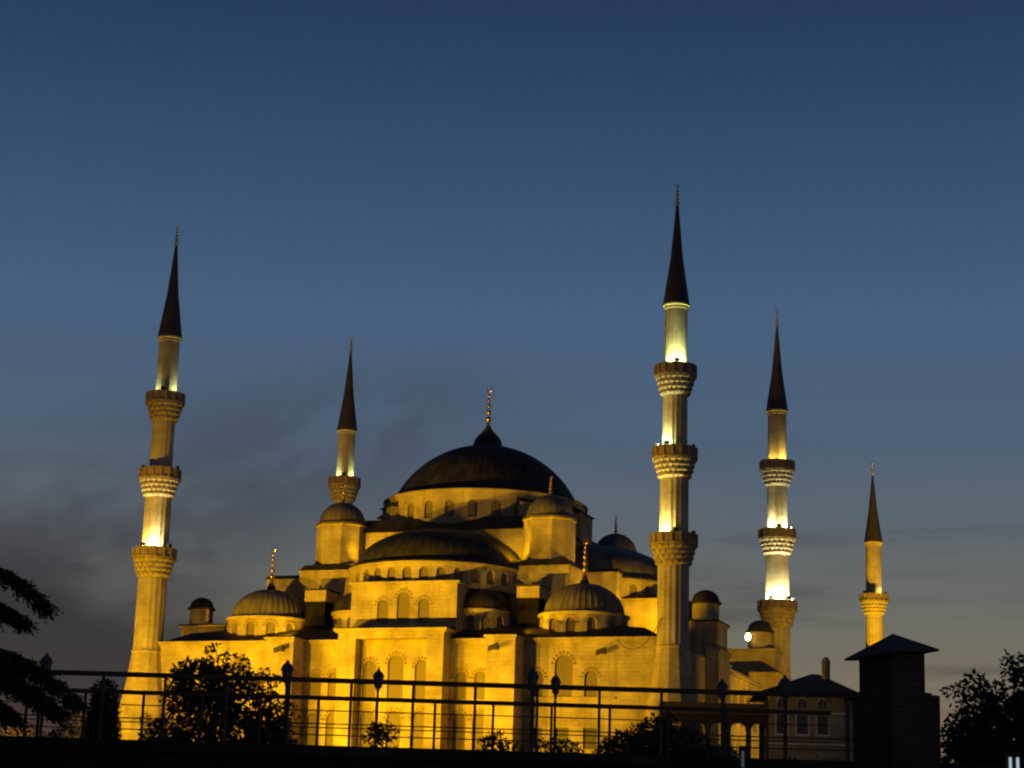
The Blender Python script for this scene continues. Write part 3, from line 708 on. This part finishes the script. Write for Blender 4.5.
# ================================================================== RAISED WALKWAY AND ITS RAILINGS
wk = MB(); wk.box(-30, 30, 31.7, 34.7, -12.6, -8.75); wk.box(-30, 30, 31.62, 31.98, -8.75, -8.58); wk.box(-30, 30, 34.3, 34.62, -8.75, -8.6)
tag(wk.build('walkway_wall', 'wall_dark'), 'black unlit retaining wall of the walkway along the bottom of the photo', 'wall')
def railing(y, zt, x_first, step, x0, x1, lab, top=.045):
    t = empty('guard_railing', ((x0+x1)/2, y, -8.6)); tag(t, lab, 'railing'); ox = (x0+x1)/2; h = zt+8.6
    b = MB(); b.box(x0-ox, x1-ox, -.04, .04, h-top*2, h); b.build('top_rail', 'rail', t)
    b = MB()
    for zz in THIN: b.tube([(x0-ox, 0, h-zz), (x1-ox, 0, h-zz)], .011, 6)
    b.build('wires', 'rail', t)
    x = x_first
    while x > x0+step: x -= step
    while x < x1:
        b = MB(); b.box(x-ox-.021, x-ox+.021, -.025, .025, 0, h-top*2); b.build('post', 'rail', t); x += step
THIN = (.70, .87)
railing(32.0, -7.53, -6.17, .958, -12, 5.45, 'near railing with the thick upper rail across the photo', .036)
THIN = (.24, .52, .83)
railing(34.45, -7.6, -5.95, .967, -12, 5.45, 'farther railing whose top rail shows below the near one', .033)

# brick pillar with a pitched cap
pl = empty('gate_pillar', (5.53, 29.4, -12.1), R(34)); tag(pl, 'black brick pillar with wide pitched cap at the right', 'pillar')
b = MB(); b.box(-.325, .325, -.325, .325, 4.3, 4.95); b.build('shaft', 'brick', pl)
b = MB(); b.box(.36, .58, -.36, .0, 0, 4.34); b.build('side_pier', 'brick', pl)
b = MB(); b.box(-.39, .39, -.39, .39, 0, 4.36); b.build('pedestal', 'brick', pl)
b = MB(); b.v += [(-.47, -.47, 4.88), (.47, -.47, 4.88), (.47, .47, 4.88), (-.47, .47, 4.88), (-.47, -.47, 4.91), (.47, -.47, 4.91), (.47, .47, 4.91), (-.47, .47, 4.91), (.03, 0, 5.2)]
b.v = [(x, y, z+.115*(x*math.cos(R(34))-y*math.sin(R(34)))) for x, y, z in b.v]      # the cap sits crooked
b.f += [[3, 2, 1, 0], [0, 1, 5, 4], [1, 2, 6, 5], [2, 3, 7, 6], [3, 0, 4, 7], [4, 5, 8], [5, 6, 8], [6, 7, 8], [7, 4, 8]]; b.build('cap', 'tile', pl)

# ================================================================== VEGETATION
def leaves(blobs, n, size, seed, thin=.45, droop=0.0, shell=.55):
    rr = random.Random(seed); mb = MB(); tot = sum(b[3]*b[4]*b[5] for b in blobs)
    for cx, cy, cz, rx, ry, rz in blobs:
        for _ in range(int(n*rx*ry*rz/tot)):
            while True:
                d = Vector((rr.uniform(-1, 1), rr.uniform(-1, 1), rr.uniform(-1, 1)))
                if d.length <= 1: break
            d = d.normalized()*(d.length**shell)*(rr.uniform(.86, 1.14) if rr.random() < .3 else 1)
            p = Vector((cx+d.x*rx, cy+d.y*ry, cz+d.z*rz))
            s = size*rr.uniform(.6, 1.3)
            ax = Vector((rr.gauss(0, 1)+d.x, rr.gauss(0, 1)+d.y, rr.gauss(0, .8)+d.z*.6-droop)).normalized()
            w = ax.cross(Vector((rr.gauss(0, 1), rr.gauss(0, 1), rr.gauss(0, 1))))
            if w.length < .01: continue
            w = w.normalized()*s*thin
            mb.face([p, p+ax*s*.5+w*.5, p+ax*s, p+ax*s*.5-w*.5])
    return mb
def limbs(mb, root, tips, r, rr, sag=.0):
    for t in tips:
        root = Vector(root); t = Vector(t); mid_ = root.lerp(t, .5)+Vector((rr.uniform(-.2, .2), rr.uniform(-.2, .2), rr.uniform(0, .25)))
        mb.tube([root, root.lerp(mid_, .55), mid_, mid_.lerp(t, .6)-Vector((0, 0, sag)), t], [r, r*.8, r*.6, r*.4, r*.16], 6)
def tree(name, loc, blobs, n, size, m, lab, cat, seed, trunk_h, r=.09, thin=.45, shell=.55, group=None):
    t = empty(name, loc); tag(t, lab, cat, group); rr = random.Random(seed)
    b = MB(); limbs(b, (0, 0, 0), [(rr.uniform(-.1, .1), rr.uniform(-.1, .1), trunk_h)], r, rr)
    limbs(b, (0, 0, trunk_h*.55), [(bl[0], bl[1], bl[2]+bl[5]*.6) for bl in blobs], r*.55, rr); b.build('trunk', 'bark', t, 60)
    leaves(blobs, n, size, seed, thin, shell=shell).build('crown', m, t)
    return t
def blobset(rr, w, h, z0, k, rmin, rmax, depth=None):
    out = []
    for _ in range(k):
        a = rr.uniform(0, 1); x = rr.uniform(-1, 1); z = rr.uniform(0, 1)*math.sqrt(max(.05, 1-x*x*.9)); q = rr.uniform(rmin, rmax)
        out.append((x*(w-q*.7), rr.uniform(-1, 1)*(depth or w)*.7, z0+q*.6+z*(h-q*1.2), q, q, q*rr.uniform(.75, 1.0)))
    return out
rr = random.Random(11)
# the large bush before the left wing
gy = 45
bl = blobset(rr, 1.6, 2.9, 2.5, 30, .36, .6)+[(.9, 0, 4.2, .5, .4, .5), (1.2, 0, 3.6, .5, .4, .5), (.6, .1, 3.3, .5, .4, .5)]
bl += [(-.15, 0, 5.35, .3, .3, .38), (.25, .1, 5.2, .35, .3, .35), (-.9, 0, 4.55, .35, .35, .4), (.85, 0, 4.85, .4, .35, .4), (1.35, 0, 4.2, .35, .3, .35), (-1.35, 0, 3.6, .35, .3, .4), (-1.6, 0, 2.9, .3, .3, .4), (1.5, 0, 3.2, .4, .3, .5)]
tree('bush', (-6.12, gy, gz(gy)), bl, 16000, .125, 'leaf', 'large dark leafy bush standing before the left wing of the mosque', 'bush', 3, 4.6, .08, .5)
# the hedge bushes at the right, the thin shrubs and the low growth
bl = blobset(rr, 1.35, 2.15, 2.4, 30, .32, .52)+[(-.6, 0, 3.7, .45, .4, .4), (-1.0, 0, 3.4, .4, .4, .4), (.6, 0, 3.8, .5, .4, .4)]+[(.1, 0, 4.15, .3, .3, .35), (.4, 0, 4.2, .3, .3, .28)]
tree('bush', (3.25, gy, gz(gy)), bl, 9500, .13, 'leaf', 'round dark bush standing before the tallest minaret foot', 'bush', 5, 3.6, .07, .5)
bl = blobset(rr, 1.2, 1.4, 2.5, 22, .3, .5)
tree('bush', (4.9, gy+2, gz(gy+2)), bl, 11000, .125, 'leaf', 'low dark bush below the arcade, left of the house', 'bush', 6, 3.0, .06, .5)
bl = blobset(rr, 1.8, 1.25, 2.4, 22, .3, .5)
tree('bush', (7.0, gy+3, gz(gy+3)), bl, 9000, .125, 'leaf', 'low dark bush hiding the foot of the dim house', 'bush', 8, 3.0, .06, .5)
for i, (x, y, w, h, n_, lab) in enumerate(((-2.55, 45, .42, .9, 420, 'small thin shrub before the middle of the front wall'), (-.1, 46, .55, .6, 420, 'small low shrub left of the right buttress foot'), (1.35, 46, .6, .55, 520, 'low shrub before the square windows of the right wing'))):
    bl = blobset(rr, w, h, 3.35, 6, .16, .28)
    tree('shrub', (x, y, gz(y)), bl, n_, .12, 'leaf', lab, 'shrub', 20+i, 3.6, .03, .45)
# leafy tree at the right edge
bl = blobset(rr, 1.7, 2.9, 2.6, 34, .3, .55)+[(-.5, 0, 5.05, .45, .4, .35), (.35, 0, 5.3, .45, .4, .4), (-.2, 0, 4.7, .5, .4, .4), (-1.15, 0, 4.3, .5, .4, .5), (-1.2, 0, 3.6, .5, .4, .5), (-.8, 0, 4.8, .45, .4, .4), (-.95, 0, 5.35, .28, .28, .24), (-.1, 0, 5.75, .25, .25, .3), (.2, 0, 5.7, .3, .3, .3), (-1.35, 0, 5.15, .26, .26, .22), (1.0, 0, 5.3, .4, .3, .4)]
tree('leafy_tree', (11.2, gy, gz(gy)), bl, 16000, .15, 'leaf', 'dark leafy tree standing at the right edge beyond the pillar', 'tree', 12, 5.0, .12, .5)
# cypress and the lit park trees far left
cyb = [(0, 0, 1.2+i*.62, 1.25*(1-abs(i-3)/16), 1.25*(1-abs(i-3)/16), .75) for i in range(9)]
tree('cypress', (-28.75, 150, gz(150)-1.0), cyb, 9000, .34, 'needle', 'dark upright cypress standing left of the left minaret foot', 'tree', 14, 6, .14, .3)
for i, (x, y, w, h, lab) in enumerate(((-62, 250, 7.0, 7.2, 'far olive tree behind the cedar at the left edge'), (-51, 255, 5.2, 7.6, 'far olive tree between the cedar and the cypress, reddish lit'), (-36.2, 215, 1.7, 4.0, 'small yellow lit bush at the foot of the left minaret'))):
    bl = blobset(rr, w, h, 1.2, 22 if i < 2 else 9, w*.22, w*.38)
    tree('park_tree', (x, y, 0), bl, 16000 if i < 2 else 1600, .42 if i < 2 else .3, 'leaf2', lab, 'tree', 40+i, h*.8, .2, .5)
spot((-57, 232, .4), (-57, 252, 4.5), 34000, (1, .46, .16), size=100, radius=.4)
# cedar with drooping layered boughs
ce_ = empty('cedar', (-9.08, 30, -12.1)); tag(ce_, 'dark cedar with drooping layered boughs at the left edge', 'tree')
rc = random.Random(5); b = MB(); nd = MB()
b.tube([(0, 0, 0), (.05, 0, 3), (0, .05, 5.2), (-.05, 0, 7.2)], [.26, .2, .13, .04], 8)
def bough(z0, dx, dy, dz, droop, wd=.30, dens=1.0):
    L_ = math.hypot(dx, dy); pts = []
    for i in range(13):
        t = i/12; pts.append(Vector((dx*t, dy*t, z0+dz*math.sin(t*PI*.55)-droop*t**2.6)))
    b.tube(pts, [.06*(1-i/13)+.008 for i in range(13)], 5)
    side = Vector((-dy, dx, 0)).normalized()
    for i in range(2, 13):
        t = i/12; half = wd*(1-.55*t)*min(1, t*2.2)
        for _ in range(int(70*dens)):
            o = side*rc.uniform(-half, half)+Vector((rc.uniform(-.1, .1), 0, rc.uniform(-.05, .05)))
            st = pts[i]+o-Vector((0, 0, abs(o.length)*.35))
            tw = Vector((dx, dy, 0)).normalized()*rc.uniform(.02, .16)+Vector((rc.gauss(0, .05), rc.gauss(0, .05), -rc.uniform(.03, .2)))
            for k in range(7):
                p = st+tw*(k/6); ax = Vector((rc.gauss(0, 1), rc.gauss(0, 1), rc.gauss(-.2, .8))).normalized()*rc.uniform(.04, .08)
                w = ax.cross(Vector((rc.gauss(0, 1), rc.gauss(0, 1), rc.gauss(0, 1)))).normalized()*.014
                nd.face([p-ax*.4, p+w, p+ax, p-w])
bough(5.75, 2.35, -.2, .45, .85)
bough(5.3, 1.9, .5, .35, .45)
bough(5.2, 1.65, -.4, .3, .35)
bough(4.45, 2.8, .1, .55, .95, .42, 1.5)
bough(4.3, 1.5, -.3, .3, .5, .5, 1.6)
bough(4.05, 1.9, .2, .3, .55, .5, 1.6)
bough(4.6, 1.9, .3, .4, .6, .45, 1.4)
bough(4.2, 2.55, -.5, .45, .7, .45, 1.5)
bough(4.2, 2.5, .4, .4, .7, .45, 1.5)
for k in range(12):
    a = rc.uniform(PI*.45, PI*1.6); L_ = rc.uniform(1.2, 2.4); bough(rc.uniform(4.3, 6.3), L_*math.cos(a), L_*math.sin(a), .35, .6, .35, .5)
b.build('trunk', 'bark', ce_, 60); nd.build('crown', 'needle', ce_)

# ================================================================== SMALL LIGHTS LOW IN THE PARK
def tube_lamp(loc, h, n_, gap, lab):
    t = empty('tube_lamp', loc); tag(t, lab, 'lamp', 'small bluish lamps low in the park')
    for i in range(n_):
        b = MB(); b.tube([(gap*(i-(n_-1)/2), 0, h-.30), (gap*(i-(n_-1)/2), 0, h-.07)], .02, 8); b.build('lit_tube', 'tube' if n_ > 1 else 'tube_dim', t)
    w = gap*(n_-1)/2+.05
    b = MB(); b.box(-w, w, .03, .09, h-.36, h); b.box(-w, w, -.04, .03, h-.06, h-.02); b.box(-.04, .04, .03, .085, 0, h-.36); b.build('housing', 'black', t)
tube_lamp((7.26, 29.5, gz(29)), 3.58, 2, .105, 'bluish twin tube lamp in the bottom right corner under the leafy tree')
tube_lamp((3.42, 29.5, gz(29)), 3.56, 1, .1, 'single small bluish tube lamp at the bottom, before the arcade')
